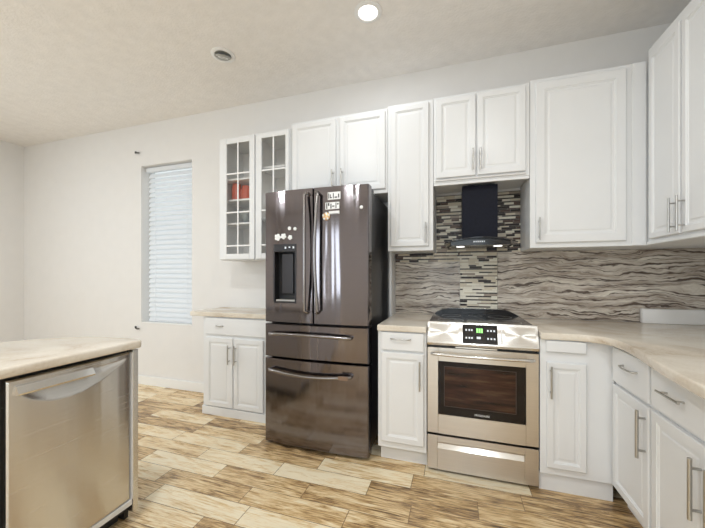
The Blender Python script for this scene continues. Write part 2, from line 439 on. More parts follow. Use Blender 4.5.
# blind inside the window recess
bl = thing('window_blind', ((WX0+WX1)/2, YB+.07, WZ0+.02), 'white horizontal slat blind closed over the tall narrow window', 'blind')
MB().box(WX0+.02, WX1-.006, YB+.045, YB+.095, WZ1-.06, WZ1-.012, .004).build('headrail', M['blind'], bl)
m = MB(); n = 31
for k in range(n):
    z = WZ0+.05+(WZ1-.10-WZ0-.05)*k/(n-1)
    ang = math.radians(61); hw = .034
    c, s_ = math.cos(ang)*hw, math.sin(ang)*hw
    y0 = YB+.07
    pts = []
    for j in range(5):
        t = -1+j/2; bow = .004*(1-t*t)
        pts.append((y0+t*c - bow*math.sin(ang), z+t*s_*1 + bow*math.cos(ang)))
    for dt in (0, .0025):
        pass
    lo = [(y, zz) for y, zz in pts]; hi = [(y+.002, zz-.0015) for y, zz in reversed(pts)]
    m.prism(lo+hi, WX0+.045, WX1-.008, 'a') if False else None
    poly = lo+hi
    A = [m.bm.verts.new((WX0+.05, y, zz)) for y, zz in poly]; B = [m.bm.verts.new((WX1-.010, y, zz)) for y, zz in poly]
    m.bm.faces.new(A); m.bm.faces.new(list(reversed(B)))
    for i in range(len(poly)): m.bm.faces.new([A[i], A[(i+1) % len(poly)], B[(i+1) % len(poly)], B[i]])
m.build('slats', M['blind'], bl)
MB().box(WX0+.05, WX1-.010, YB+.055, YB+.085, WZ0+.014, WZ0+.032, .003).build('bottom_rail', M['blind'], bl)
m = MB()
for fx in (.16, .84):
    x = WX0+.05+(WX1-WX0-.06)*fx
    m.tube([(x, YB+.049, WZ0+.03), (x, YB+.049, WZ1-.055)], .0012, 6, world=True)
m.build('cords', M['blind'], bl)
for k, (z, lab) in enumerate(((2.655, 'tiny dark hook high on the white wall above the window corner'), (.635, 'tiny dark hook low on the white wall below the window corner'))):
    x0 = -3.49
    m = MB().tube([(x0-.03, YB-.004, z+.012), (x0-.01, YB-.02, z+.004), (x0+.015, YB-.022, z-.004), (x0+.035, YB-.012, z-.002)], .007, 8, world=True)
    m.box(x0-.04, x0-.02, YB-.01, YB-.0005, z, z+.024, .002)
    tag(m.build('wall_hook', M['dark_hook'], smooth=40), lab, 'hook')

# ------------------------------------------------------------------ backsplash
ty = YB-.014
m = MB(); m.box(-.493, .034, ty, YB-.001, .921, 1.357); tag(m.build('stone_backsplash', M['stone']), 'wavy grey and brown stone slab backsplash between the refrigerator and the range', 'backsplash')
m = MB(); m.box(.316, 1.615, ty, YB-.001, .921, 1.43); tag(m.build('stone_backsplash', M['stone']), 'wavy grey brown stone slab backsplash along the wall right of the range', 'backsplash')
m = MB(); m.box(-.150, .478, ty-.001, YB-.001, 1.432, 1.903); tag(m.build('mosaic_backsplash', M['mosaic_dark']), 'dark and cream strip mosaic tile panel behind the black range hood', 'backsplash')
m = MB(); m.box(-.493, .034, ty-.001, YB-.001, 1.3585, 1.430); tag(m.build('mosaic_backsplash', M['mosaic_dark']), 'narrow strip mosaic border above the stone slab left of the range', 'backsplash')
m = MB(); m.box(.036, .314, ty-.001, YB-.001, .921, 1.430); tag(m.build('mosaic_backsplash', M['mosaic_light']), 'cream and black strip mosaic column running from range hood down to cooktop', 'backsplash')

# ------------------------------------------------------------------ cabinet parts
def panel_door(F, a0, a1, z0, z1, d, parent, name='door', fr=.048, flat=False, mat=None, origin=None):
    """raised panel door: back at d, front about 20 mm further out"""
    t = d+.019; m = MB(F)
    if flat:
        m.rings([(a0, a1, z0, z1, d), (a0, a1, z0, z1, t-.003), (a0+.003, a1-.003, z0+.003, z1-.003, t)])
    else:
        def r(i, dd): return (a0+i, a1-i, z0+i, z1-i, dd)
        m.rings([r(0, d), r(0, t-.004), r(.004, t), r(fr-.010, t), r(fr-.008, t-.004), r(fr-.003, t-.004), r(fr, t-.008), r(fr+.012, t-.008), r(fr+.020, t-.005), r(fr+.022, t-.005)])
    return m.build(name, mat or M['cab'], parent)
def bar_v(F, a, z0, z1, d, parent, r=.0055, out=.032):
    m = MB(F); m.tube([(a, d+out, z0), (a, d+out, z1)], r, 12)
    q = (z1-z0)*.16
    for z in (z0+q, z1-q): m.tube([(a, d-.0005, z), (a, d+out, z)], r*.75, 8)
    return m.build('handle', M['nickel'], parent, smooth=40)
def bar_h(F, a0, a1, z, d, parent, r=.005, out=.028, arch=False):
    m = MB(F)
    if arch:
        pts = [(a0, d-.0005, z), (a0+.004, d+out*.7, z)]
        for k in range(9):
            t = k/8; pts.append((a0+.008+(a1-a0-.016)*t, d+out*(.8+.35*math.sin(math.pi*t)), z))
        pts += [(a1-.004, d+out*.7, z), (a1, d-.0005, z)]
        m.tube(pts, r*.9, 10)
    else:
        m.tube([(a0, d+out, z), (a1, d+out, z)], r, 12)
        q = (a1-a0)*.14
        for a in (a0+q, a1-q): m.tube([(a, d-.0005, z), (a, d+out, z)], r*.75, 8)
    return m.build('handle', M['nickel'], parent, smooth=40)
def body(F, a0, a1, d0, d1, z0, z1, parent): return MB(F).box(a0, a1, d0, d1, z0, z1, .0015, 1).build('body', M['cab'], parent)

# ---- wall cabinets (back wall), front of the boxes at Y = 2.43 -> d = -2.43
df, db = -2.43, -(YB-.001)
# over the refrigerator
c = thing('wall_cabinet', (-.91, 2.59, 1.885), 'white two-door wall cabinet mounted above the refrigerator', 'cabinet')
body(BACK, -1.328, -.497, db, df, 1.885, 2.535, c)
d = panel_door(BACK, -1.305, -.918, 1.915, 2.512, df+.0005, c); bar_v(BACK, -.940, 1.945, 2.095, df+.019, d)
d = panel_door(BACK, -.884, -.512, 1.915, 2.514, df+.0005, c); bar_v(BACK, -.862, 1.945, 2.095, df+.019, d)
# tall single door left of the hood
c = thing('wall_cabinet', (-.325, 2.59, 1.432), 'narrow white single-door wall cabinet between refrigerator and range hood', 'cabinet')
body(BACK, -.4945, -.156, db, df, 1.432, 2.548, c)
d = panel_door(BACK, -.470, -.187, 1.465, 2.525, df+.0005, c); bar_v(BACK, -.206, 1.485, 1.635, df+.019, d)
# over the hood
c = thing('wall_cabinet', (.16, 2.59, 1.905), 'short white two-door wall cabinet directly above the range hood', 'cabinet')
body(BACK, -.1535, .4785, db, df, 1.925, 2.552, c)
MB(BACK).box(-.153, .478, df-.02, df, 1.905, 1.924, .002).build('light_rail', M['cab'], c)
MB(BACK).box(-.14, .455, df+.001, df+.012, 1.934, 1.946, .003).build('bottom_moulding', M['ledge'], c)
d = panel_door(BACK, -.134, .136, 1.955, 2.53, df+.0005, c); bar_v(BACK, .118, 1.985, 2.135, df+.019, d)
d = panel_door(BACK, .146, .452, 1.955, 2.532, df+.0005, c); bar_v(BACK, .166, 1.985, 2.135, df+.019, d)
# wide single door right of hood with corner filler
c = thing('wall_cabinet', (.80, 2.59, 1.43), 'wide white single-door wall cabinet right of the range hood reaching the corner', 'cabinet')
body(BACK, .481, XR-.003, db, df, 1.432, 2.565, c)
d = panel_door(BACK, .512, 1.012, 1.464, 2.535, df+.0005, c, fr=.062); bar_v(BACK, .530, 1.48, 1.63, df+.019, d)
MB(BACK).box(1.045, 1.118, df+.0005, df+.009, 1.434, 2.563, .002).build('corner_filler', M['cab'], c)
# wall cabinet on the right return: front X = 1.12
c = thing('wall_cabinet', (1.37, 2.1, 1.43), 'white two-door wall cabinet at the right edge, turned toward the range', 'cabinet')
body(RET, -2.409, -1.70, -(XR-.003), -1.12, 1.432, 2.62, c)
MB(RET).box(-2.409, -1.70, -1.1195, -1.112, 1.434, 1.452, .002).build('light_rail', M['cab'], c)
d = panel_door(RET, -2.366, -2.092, 1.466, 2.565, -1.1195, c, fr=.042); bar_v(RET, -2.115, 1.475, 1.655, -1.1005, d)
d = panel_door(RET, -2.074, -1.760, 1.466, 2.565, -1.1195, c, fr=.042); bar_v(RET, -2.048, 1.475, 1.655, -1.1005, d)

# glazed wall cabinet on the far left
c = thing('glass_wall_cabinet', (-1.70, 2.59, 1.385), 'white wall cabinet with two glazed lattice doors left of the refrigerator', 'cabinet')
g0, g1, gz0, gz1 = -2.062, -1.331, 1.385, 2.492
m = MB(BACK)
m.box(g0, g0+.018, db, df, gz0, gz1); m.box(g1-.018, g1, db, df, gz0, gz1)
m.box(g0+.018, g1-.018, db, df, gz0, gz0+.02); m.box(g0+.018, g1-.018, db, df, gz1-.02, gz1)
m.box(g0, g0+.05, df, df+.004, gz0, gz1); m.box(-1.690, -1.655, df, df+.004, gz0, gz1); m.box(g1-.022, g1, df, df+.004, gz0, gz1)
m.build('body', M['cab'], c)
MB(BACK).box(g0+.018, g1-.018, db+.001, db+.012, gz0+.02, gz1-.02).build('back_panel', M['cab_in'], c)
MB(BACK).box(-1.681, -1.665, db+.012, df-.001, gz0+.02, gz1-.02).build('divider', M['cab_in'], c)
for z in (1.72, 1.935, 2.125):
    MB(BACK).box(g0+.019, -1.682, db+.013, df-.03, z-.008, z+.008).build('shelf', M['white_plastic'], c)
for z in (1.75, 2.20):
    MB(BACK).box(-1.664, g1-.019, db+.013, df-.03, z-.008, z+.008).build('shelf', M['white_plastic'], c)
def glass_door(a0, a1, x0, x1, z0, z1, zz0, zz1, bars):
    t = df+.0045
    m = MB(BACK)
    m.box(a0, x0, t, t+.019, z0, z1, .002, 1); m.box(x1, a1, t, t+.019, z0, z1, .002, 1)
    m.box(x0, x1, t, t+.019, z0, zz0, .002, 1); m.box(x0, x1, t, t+.019, zz1, z1, .002, 1)
    d = m.build('door', M['cab'], c)
    MB(BACK).box(x0+.001, x1-.001, t+.006, t+.009, zz0+.001, zz1-.001).build('glass_pane', M['cab_glass'], d)
    m = MB(BACK); xm = (x0+x1)/2
    m.box(xm-.007, xm+.007, t+.010, t+.018, zz0, zz1, .002, 1)
    for z in bars: m.box(x0, x1, t+.0105, t+.0175, z-.007, z+.007, .002, 1)
    m.build('lattice', M['white_plastic'], d)
    return d
glass_door(-2.045, -1.678, -1.972, -1.730, 1.392, 2.484, 1.44, 2.432, (1.512, 1.812, 2.16))
glass_door(-1.664, -1.340, -1.606, -1.372, 1.392, 2.484, 1.44, 2.440, (1.512, 1.812, 2.16))
# things standing in it
def pot(x, y, z, prof, mat, lab, cat, name, group=None):
    return tag(MB().lathe((x, y, z), prof, 24).build(name, mat, smooth=50), lab, cat, group)
pot(-1.975, 2.555, 1.9435, [(0, 0), (.040, 0), (.046, .02), (.046, .135), (.038, .15), (.040, .165), (.036, .165), (.036, .02), (0, .02)], M['red'], 'taller plain red jar on the left behind the lattice glass door', 'jar', 'ceramic_jar')
pot(-1.872, 2.56, 1.9435, [(0, 0), (.036, 0), (.048, .03), (.050, .09), (.036, .125), (.038, .14), (.033, .14), (.02, .02), (0, .02)], M['red'], 'shorter red jar on the right behind the lattice glass door', 'jar', 'ceramic_jar')
pot(-1.86, 2.56, 1.7285, [(0, 0), (.025, 0), (.03, .01), (.07, .07), (.075, .10), (.071, .10), (.064, .07), (0, .02)], M['grey_glaze'], 'grey glazed bowl on the shelf below the red jars', 'bowl', 'serving_bowl')

# end panel between refrigerator and counter
tag(MB().box(-.517, -.4985, 2.60, YB-.001, 0, 1.884).build('end_panel', M['cab']), 'tall white side panel standing between refrigerator and narrow base cabinet', 'panel')

# ---- hutch base
hf = -2.35
c = thing('base_cabinet', (-1.77, 2.55, 0), 'white sideboard base cabinet with two doors left of the refrigerator', 'cabinet')
body(BACK, -2.175, -1.372, db, hf, .075, .879, c)
MB(BACK).box(-2.18, -1.372, db, hf+.012, 0, .0745, .003).build('plinth', M['cab'], c)
d = panel_door(BACK, -2.135, -1.380, .722, .868, hf+.0005, c, 'drawer', flat=True)
bar_h(BACK, -2.015, -1.945, .800, hf+.019, d, r=.005, out=.02, arch=True)
d = panel_door(BACK, -2.135, -1.848, .085, .695, hf+.0005, c); bar_v(BACK, -1.873, .475, .640, hf+.019, d)
d = panel_door(BACK, -1.838, -1.540, .085, .695, hf+.0005, c); bar_v(BACK, -1.808, .475, .640, hf+.019, d)
tag(MB(BACK).box(-2.30, -1.362, db, hf+.03, .88, .92, .006).build('countertop', M['counter']), 'short beige stone countertop on the sideboard left of the refrigerator', 'countertop')

# ---- narrow base left of range
bf = -2.10
c = thing('base_cabinet', (-.33, 2.43, 0), 'narrow white base cabinet with one drawer between refrigerator and range', 'cabinet')
body(BACK, -.494, -.176, db, bf, .105, .879, c)
MB(BACK).box(-.486, -.176, db, bf-.055, 0, .104).build('toe_kick', M['cab'], c)
d = panel_door(BACK, -.470, -.192, .757, .872, bf+.0005, c, 'drawer', flat=True); bar_h(BACK, -.405, -.275, .833, bf+.019, d, r=.0045, out=.02, arch=True)
d = panel_door(BACK, -.470, -.192, .150, .742, bf+.0005, c); bar_v(BACK, -.215, .515, .700, bf+.019, d)
tag(MB(BACK).box(-.4955, -.1755, -(YB-.016), bf+.025, .88, .92, .006).build('countertop', M['counter']), 'small beige stone countertop between refrigerator and range', 'countertop')

# ---- corner base right of range
c = thing('base_cabinet', (.65, 2.43, 0), 'white corner base cabinet with one narrow door right of the range', 'cabinet')
body(BACK, .467, .8275, db, bf, .105, .879, c)
MB(BACK).box(.467, .8275, db, bf-.02, 0, .104).build('toe_kick', M['cab'], c)
d = panel_door(BACK, .496, .692, .812, .874, bf+.0005, c, 'drawer', flat=True)
d = panel_door(BACK, .500, .692, .150, .752, bf+.0005, c, fr=.04); bar_v(BACK, .515, .555, .735, bf+.019, d)
# ---- return run, front X = 0.83
rf = -.83; rb = -(XR-.003)
def ret_unit(y0, y1, lab, hinge):
    c = thing('base_cabinet', (1.2, (y0+y1)/2, 0), lab, 'cabinet')
    body(RET, -y0, -y1, rb, rf, .105, .879, c)
    MB(RET).box(-y0, -y1, rb, rf-.055, 0, .104).build('toe_kick', M['cab'], c)
    a0, a1 = -y0+.012, -y1-.006
    d = panel_door(RET, a0, a1, .680, .862, rf+.0005, c, 'drawer', flat=True)
    am = (a0+a1)/2
    return c, a0, a1, d
c, a0, a1, d = ret_unit(2.098, 1.738, 'white base cabinet of the right-hand run nearest the inner corner', 1)
bar_h(RET, -1.965, -1.835, .790, rf+.019, d, arch=True)
d = panel_door(RET, a0, a1, .112, .662, rf+.0005, c); bar_v(RET, -1.768, .425, .640, rf+.019, d, r=.007)
c, a0, a1, d = ret_unit(1.736, 1.380, 'white base cabinet at the right picture edge with drawer and door', 1)
bar_h(RET, -1.632, -1.492, .775, rf+.019, d)
d = panel_door(RET, a0, a1, .112, .662, rf+.0005, c); bar_v(RET, -1.425, .395, .610, rf+.019, d, r=.007)
c, a0, a1, d = ret_unit(1.378, 0.60, 'white base cabinet of the right-hand run nearest the camera', 1)
bar_h(RET, -1.10, -.9, .775, rf+.019, d)
d = panel_door(RET, a0, a1, .112, .662, rf+.0005, c)
bar_v(RET, -1.348, .395, .610, rf+.019, d, r=.007)
# L-shaped worktop with a curved inner edge
def smooth_poly(pts, k=6):
    out = []
    for i in range(len(pts)-1):
        p0 = pts[max(i-1, 0)]; p1 = pts[i]; p2 = pts[i+1]; p3 = pts[min(i+2, len(pts)-1)]
        for j in range(k):
            t = j/k
            out.append(tuple(.5*((2*p1[q])+(-p0[q]+p2[q])*t+(2*p0[q]-5*p1[q]+4*p2[q]-p3[q])*t*t+(-p0[q]+3*p1[q]-3*p2[q]+p3[q])*t**3) for q in (0, 1)))
    out.append(pts[-1]); return out
edge = smooth_poly([(.4665, 2.077), (.58, 2.078), (.68, 2.07), (.755, 2.02), (.780, 1.93), (.770, 1.78), (.745, 1.62), (.72, 1.45), (.70, 1.22), (.692, .9), (.69, .60)])
def slab(poly, z0, z1, r=.008):
    t = MB().prism(poly, z0, z1)
    es = [e for e in t.bm.edges if abs(e.verts[0].co.z-e.verts[1].co.z) < 1e-6]
    bmesh.ops.recalc_face_normals(t.bm, faces=t.bm.faces)
    bmesh.ops.bevel(t.bm, geom=es, offset=r, segments=3, affect='EDGES', profile=.5, clamp_overlap=True)
    return t
tag(slab(edge+[(XR-.003, .60), (XR-.003, YB-.016), (.4665, YB-.016)], .88, .92).build('countertop', M['counter'], smooth=35),
    'long beige stone L-shaped countertop curving round the right-hand corner', 'countertop')
# pale upstand
u = smooth_poly([(1.225, 2.738), (1.225, 2.70), (1.30, 2.692), (1.45, 2.70), (1.612, 2.712)], 4)
tag(slab(u+[(1.612, 2.738)], .9205, 1.018, .004).build('counter_ledge', M['ledge'], smooth=35), 'low pale grey ledge on the countertop against the stone backsplash', 'ledge')

# ------------------------------------------------------------------ refrigerator
fx0, fx1 = -1.348, -.552; fm = (fx0+fx1)/2; hw = (fx1-fx0)/2
def fy(x, y=0): return -2.068 + .018*(1-((x-fm)/hw)**2)            # d of the bowed front (d = -Y)
fr = thing('refrigerator', (fm, 2.4, 0), 'dark stainless french door refrigerator with two lower drawers', 'refrigerator')
MB(BACK).box(fx0+.006, fx1-.004, -(YB-.03), -2.15, .05, 1.835, .006).build('body', M['fridge_side'], fr)
m = MB(BACK); m.box(fx0+.02, fx1-.02, -2.60, -2.155, .015, .0495); m.build('base_grille', M['black_matte'], fr)
for x in (fx0+.05, fx1-.05): MB().lathe((x, 2.20, 0), [(0, 0), (.022, 0), (.022, .014), (.012, .0145), (0, .0145)], 16).build('foot', M['rubber'], fr)
for x in (fx0+.05, fx1-.05): MB(BACK).box(x-.045, x+.045, -2.24, -2.12, 1.836, 1.858, .005).build('hinge_cover', M['fridge_side'], fr)
def bowed(name, a0, a1, z0, z1, hole=None, mat=None, parent=fr, back=-2.148, ext=0.0):
    """front panel following the bow of the whole front; optional rectangular hole (ha0,ha1,hz0,hz1)"""
    na = 16
    A = [a0+(a1-a0)*k/na for k in range(na+1)]; Zs = [z0, z1]
    if hole:
        A += [hole[0], hole[1]]; A = sorted(x for x in A if not (min(abs(x-hole[0]), abs(x-hole[1])) < .004 and x not in hole[:2]))
        Zs = [z0, hole[2], hole[3], z1]
    e = .007
    def front(a):
        k = min(a-a0, a1-a)
        return fy(a) - (e*(1-min(1, k/e))**2 if k < e else 0)
    A = sorted(set(A+[a0+.002, a0+e, a1-.002, a1-e]))
    m = MB(BACK); Zf = [z0+.0, z0+.004] + Zs[1:-1] + [z1-.004, z1]
    grid = [[m.bm.verts.new(BACK(a, front(a)-(.005 if j in (0, len(Zf)-1) else 0), z)) for j, z in enumerate(Zf)] for a in A]
    for i in range(len(A)-1):
        for j in range(len(Zf)-1):
            if hole and A[i] >= hole[0]-1e-6 and A[i+1] <= hole[1]+1e-6 and Zf[j] >= hole[2]-1e-6 and Zf[j+1] <= hole[3]+1e-6: continue
            m.bm.faces.new([grid[i][j], grid[i+1][j], grid[i+1][j+1], grid[i][j+1]])
    bk = [[m.bm.verts.new(BACK(a, back, z)) for z in (z0, z1)] for a in A]
    for i in range(len(A)-1):
        m.bm.faces.new([bk[i][0], bk[i][1], bk[i+1][1], bk[i+1][0]])
        m.bm.faces.new([grid[i][0], bk[i][0], bk[i+1][0], grid[i+1][0]])
        m.bm.faces.new([grid[i][-1], grid[i+1][-1], bk[i+1][1], bk[i][1]])
    for i in (0, -1): m.bm.faces.new([g for g in grid[i]]+[bk[i][1], bk[i][0]])
    o = m.build(name, mat or M['dark_steel'], parent, smooth=30)
    return o
H = (-1.268, -1.085, 1.050, 1.470)
dl = bowed('door', fx0, fm-.003, .905, 1.862, hole=H)
drr = bowed('door', fm+.003, fx1, .905, 1.862)
md = bowed('drawer', fx0, fx1, .652, .893)
bd = bowed('drawer', fx0, fx1, .020, .638)
# dispenser in the left door
m = MB(BACK)
dd = -2.128
dsp = None
h0, h1, hz0, hz1 = H
def quad(mm, pts): mm.bm.faces.new([mm.bm.verts.new(BACK(*p)) for p in pts])
quad(m, [(h0, dd, hz0), (h1, dd, hz0), (h1, dd, hz1), (h0, dd, hz1)])
for a in (h0, h1): quad(m, [(a, dd, hz0), (a, fy(a)+.001, hz0), (a, fy(a)+.001, hz1), (a, dd, hz1)])
for z in (hz0, hz1): quad(m, [(h0, dd, z), (h1, dd, z), (h1, fy(h1)+.001, z), (h0, fy(h0)+.001, z)])
dsp = m.build('dispenser_recess', M['black_matte'], dl)
m = MB(BACK)
t = .008
for (p, q, r0, r1) in ((h0-.004, h0+t, hz0-.004, hz1+.004), (h1-t, h1+.004, hz0-.004, hz1+.004), (h0+t, h1-t, hz0-.004, hz0+t), (h0+t, h1-t, hz1-.052, hz1+.004)):
    m.box(p, q, fy((p+q)/2)-.012, fy((p+q)/2)+.004, r0, r1, .002, 1)
m.build('dispenser_bezel', M['fridge_side'], dl)
MB(BACK).box(h0+.04, h1-.045, dd+.001, dd+.03, hz0+.06, hz1-.06, .006).build('dispenser_paddle', M['fridge_side'], dl)
MB(BACK).box(h0+.02, h1-.012, dd+.002, fy(h1)-.004, hz0+.009, hz0+.022, .002).build('drip_tray', M['nickel'], dl)
m = MB(BACK)
for k in range(5):
    a = h0+.028+k*.033
    MB(BACK).box(a, a+.012, fy(a)+.0042, fy(a)+.0052, hz1-.030+.006*(k % 2), hz1-.016, .0004, 1).build('dispenser_button', M['icon'], dl)
def fhandle(pts, parent, r=.011, flat=None): return MB(BACK).tube(pts, r, 14, flat=flat).build('handle', M['steel_dark_handle'], parent, smooth=50)
M['steel_dark_handle'] = steel('handle_steel', (0.30, 0.285, 0.285), 0.2, 0.03)
for a, par in ((fm-.038, dl), (fm+.038, drr)):
    s0 = -1 if a < fm else 1
    pts = [(a, fy(a)-.002, .985), (a, fy(a)+.028, .99)]
    for k in range(13):
        t = k/12; pts.append((a + s0*.012*(1-math.sin(math.pi*t)), fy(a)+.036+.022*math.sin(math.pi*t), 1.0+.81*t))
    pts += [(a, fy(a)+.028, 1.82), (a, fy(a)-.002, 1.825)]
    fhandle(pts, par)
for z, par, dz in ((.828, md, -.004), (.552, bd, .012)):
    pts = [(fx0+.055, fy(fx0+.055)-.002, z+dz), (fx0+.058, fy(fx0+.055)+.026, z+dz)]
    for k in range(15):
        t = k/14; a = fx0+.065+(fx1-fx0-.19)*t
        pts.append((a, fy(a)+.036+.006*math.sin(math.pi*t), z+dz*(1-2*math.sin(math.pi*t)*.9)))
    a = fx1-.118
    pts += [(a, fy(a)+.026, z+dz), (a+.002, fy(a)-.002, z+dz)]
    fhandle(pts, par, .0115)
a = fx1-.16
MB(BACK).box(a-.035, a+.035, fy(a)+.049, fy(a)+.053, .548, .574, .001, 1).build('badge', M['brown_badge'], bd)['label'] = 'small brown badge on the handle end'
a = -.645
MB().lathe((a, -fy(a)-.0002, 1.775), [(0, 0), (.016, 0), (.016, .001), (0, .0012)], 24, (0, -1, 0)).build('emblem', M['steel_dark_handle'], drr)
# magnets
def on_door(x): return -fy(x)
def slope(x): return math.atan(-.018*2*(x-fm)/hw**2)
# lettering magnets: white plates with dark strokes
def letter_magnet(x, z, w, h, lab, strokes):
    g = thing('letter_magnet', (x, on_door(x), z), lab, 'magnet', 'magnets on the refrigerator door')
    F = Frame((x, on_door(x)-.0008, z), (math.cos(slope(x)), math.sin(-slope(x))*-1, 0), (0, -1, 0))
    MB(F).box(-w/2, w/2, 0, .003, 0, h, .001, 1).build('plate', M['white_plastic'], g)
    m = MB(F)
    for p, q, r_, s_ in strokes: m.box(p*w-w/2, q*w-w/2, .0031, .0042, r_*h, s_*h)
    m.build('lettering', M['black_matte'], g)
letter_magnet(-.792, 1.768, .095, .052, 'upper white magnet with dark lettering on the right refrigerator door', [(.06, .12, .15, .85), (.18, .24, .2, .7), (.24, .34, .2, .32), (.42, .48, .15, .85), (.55, .75, .2, .35), (.82, .9, .2, .7)])
letter_magnet(-.805, 1.702, .105, .048, 'middle white magnet with dark lettering on the right refrigerator door', [(.08, .15, .1, .9), (.2, .3, .5, .9), (.38, .45, .1, .8), (.5, .66, .35, .5), (.74, .8, .1, .9), (.85, .95, .6, .8)])
letter_magnet(-.792, 1.668, .080, .022, 'lowest narrow white magnet on the right refrigerator door', [(.1, .9, .05, .16)])
g = thing('ornament_magnet', (-.848, on_door(-.848), 1.63), 'round gold and white ornament magnet on the right refrigerator door', 'magnet', 'magnets on the refrigerator door')
MB().lathe((-.848, on_door(-.848)-.001, 1.655), [(0, 0), (.026, 0), (.028, .004), (.018, .010), (0, .012)], 24, (0, -1, 0)).build('disc', M['gold'], g, smooth=40)
m = MB()
for k in range(5):
    t = k*2*math.pi/5+.3
    m.lathe((-.848+.021*math.cos(t), on_door(-.848)-.009, 1.655+.021*math.sin(t)), [(0, 0), (.008, .0), (.006, .005), (0, .007)], 10, (0, -1, 0))
m.build('beads', M['white_plastic'], g, smooth=40)
m = MB().lathe((-.600, on_door(-.600)-.001, 1.705), [(0, 0), (.012, 0), (.012, .004), (.006, .008), (0, .009)], 14, (0, -1, 0))
tag(m.build('button_magnet', M['white_plastic'], smooth=40), 'small white button magnet near the right refrigerator edge', 'magnet', 'magnets on the refrigerator door')
# white flower-like magnets above the dispenser
for k, (x, z, r, lab) in enumerate(((-1.235, 1.525, .026, 'white blossom magnet left above the refrigerator water dispenser'), (-1.185, 1.530, .022, 'white blossom magnet in the middle above the water dispenser'),
                                    (-1.130, 1.520, .018, 'small white blossom magnet right above the water dispenser'), (-1.135, 1.585, .014, 'tiny white blossom magnet highest above the water dispenser'), (-1.090, 1.580, .013, 'tiny white blossom magnet beside the left refrigerator handle'))):
    m = MB()
    for j in range(5):
        t = j*2*math.pi/5+k
        m.lathe((x+.6*r*math.cos(t), on_door(x)-.001, z+.6*r*math.sin(t)), [(0, -.001), (r*.45, -.001), (r*.42, .004), (0, .007)], 10, (0, -1, 0))
    m.lathe((x, on_door(x)-.001, z), [(0, 0), (r*.4, 0), (r*.3, .009), (0, .011)], 10, (0, -1, 0))
    tag(m.build('blossom_magnet', M['white_plastic'], smooth=40), lab, 'magnet', 'magnets on the refrigerator door')

# ------------------------------------------------------------------ range
rx0, rx1 = -.171, .4625; rd = -2.10
rg = thing('range', (.146, 2.43, 0), 'stainless steel slide-in electric range with front control panel', 'stove')
MB(BACK).box(rx0+.004, rx1-.004, -(YB-.02), rd-.045, .02, .905).build('body', M['fridge_side'], rg)
MB(BACK).box(rx0+.03, rx1-.03, -2.6, rd-.08, 0, .0195).build('base', M['black_matte'], rg)
# drawer with long recessed pull
m = MB(BACK)
dz0, dz1 = .018, .232
def r(a0, a1, z0, z1, d): return (a0, a1, z0, z1, d)
s0, s1, sz0, sz1 = -.108, .388, .150, .192
m.box(rx0, s0, rd-.044, rd, dz0, dz1, .002, 1); m.box(s1, rx1, rd-.044, rd, dz0, dz1, .002, 1)
m.box(s0, s1, rd-.044, rd, dz0, sz0); m.box(s0, s1, rd-.044, rd, sz1, dz1)
dw = m.build('drawer', M['steel'], rg)
m = MB(BACK); m.prism([(rd-.03, sz0), (rd-.002, sz0), (rd-.030, sz1), (rd-.034, sz1)], s0+.001, s1-.001, 'a')
m.build('pull', M['chrome'], dw)
# oven door
w0, w1, wz0, wz1 = -.103, .394, .368, .706
oz0, oz1 = .246, .790
m = MB(BACK)
m.box(rx0, w0, rd-.044, rd, oz0, oz1, .002, 1); m.box(w1, rx1, rd-.044, rd, oz0, oz1, .002, 1)
m.box(w0, w1, rd-.044, rd, oz0, wz0); m.box(w0, w1, rd-.044, rd, wz1, oz1)
dr = m.build('door', M['steel'], rg)
MB(BACK).box(w0+.0015, w1-.0015, rd-.02, rd+.001, wz0+.0015, wz1-.0015, .001, 1).build('window', M['oven_glass'], dr)
m = MB(BACK)
i0, i1, iz0, iz1 = w0+.035, w1-.05, wz0+.055, wz1-.03
for p, q, u_, v_ in ((i0, i1, iz0, iz0+.003), (i0, i1, iz1-.003, iz1), (i0, i0+.003, iz0, iz1), (i1-.003, i1, iz0, iz1)):
    m.box(p, q, rd+.0011, rd+.0015, u_, v_)
m.build('window_border', simple('border_grey', (.05, .035, .03), .3), dr)
def oven_reflection_mat():  # brown streaks painted for reflections and interior seen in the oven window
    m, nt, b = newmat('painted_oven_reflection')
    p, x, y, z = coords(nt)
    f = noise(nt, comb(nt, math_n(nt, 'MULTIPLY', x, 3.0), math_n(nt, 'MULTIPLY', z, 26.0)), 1.0, 4, .6)
    L(nt, ramp(nt, f, [(.35, (.012, .006, .004)), (.55, (.045, .017, .010)), (.72, (.10, .055, .028))]), b.inputs['Base Color'])
    b.inputs['Roughness'].default_value = .12; b.inputs['Specular IOR Level'].default_value = .3
    return m
MB(BACK).box(i0+.004, i1-.004, rd+.0002, rd+.0013, iz0+.004, iz1-.004).build('inner_reflection', oven_reflection_mat(), dr)
text('FRIGIDAIRE', .017, ((w0+w1)/2+.01, 2.10-.0018, wz0+.022), (R90, 0, 0), M['white_plastic'], dr, 'lettering', .0002)
m = MB(BACK)
pts = [(rx0+.03, rd-.001, .752), (rx0+.035, rd+.03, .757)]
for k in range(13):
    t = k/12; pts.append((rx0+.05+(rx1-rx0-.10)*t, rd+.042+.012*math.sin(math.pi*t), .757))
pts += [(rx1-.035, rd+.03, .757), (rx1-.03, rd-.001, .752)]
m.tube(pts, .0125, 14, flat=.8); m.build('handle', M['steel_light'], dr, smooth=50)
# vent strip between door and panel
MB(BACK).box(rx0+.004, rx1-.004, rd-.044, rd-.018, .7915, .806).build('vent_gap', M['black_matte'], rg)
MB(BACK).box(.000, .240, rd-.02, rd+.004, .795, .803, .001, 1).build('vent_trim', M['steel_light'], rg)
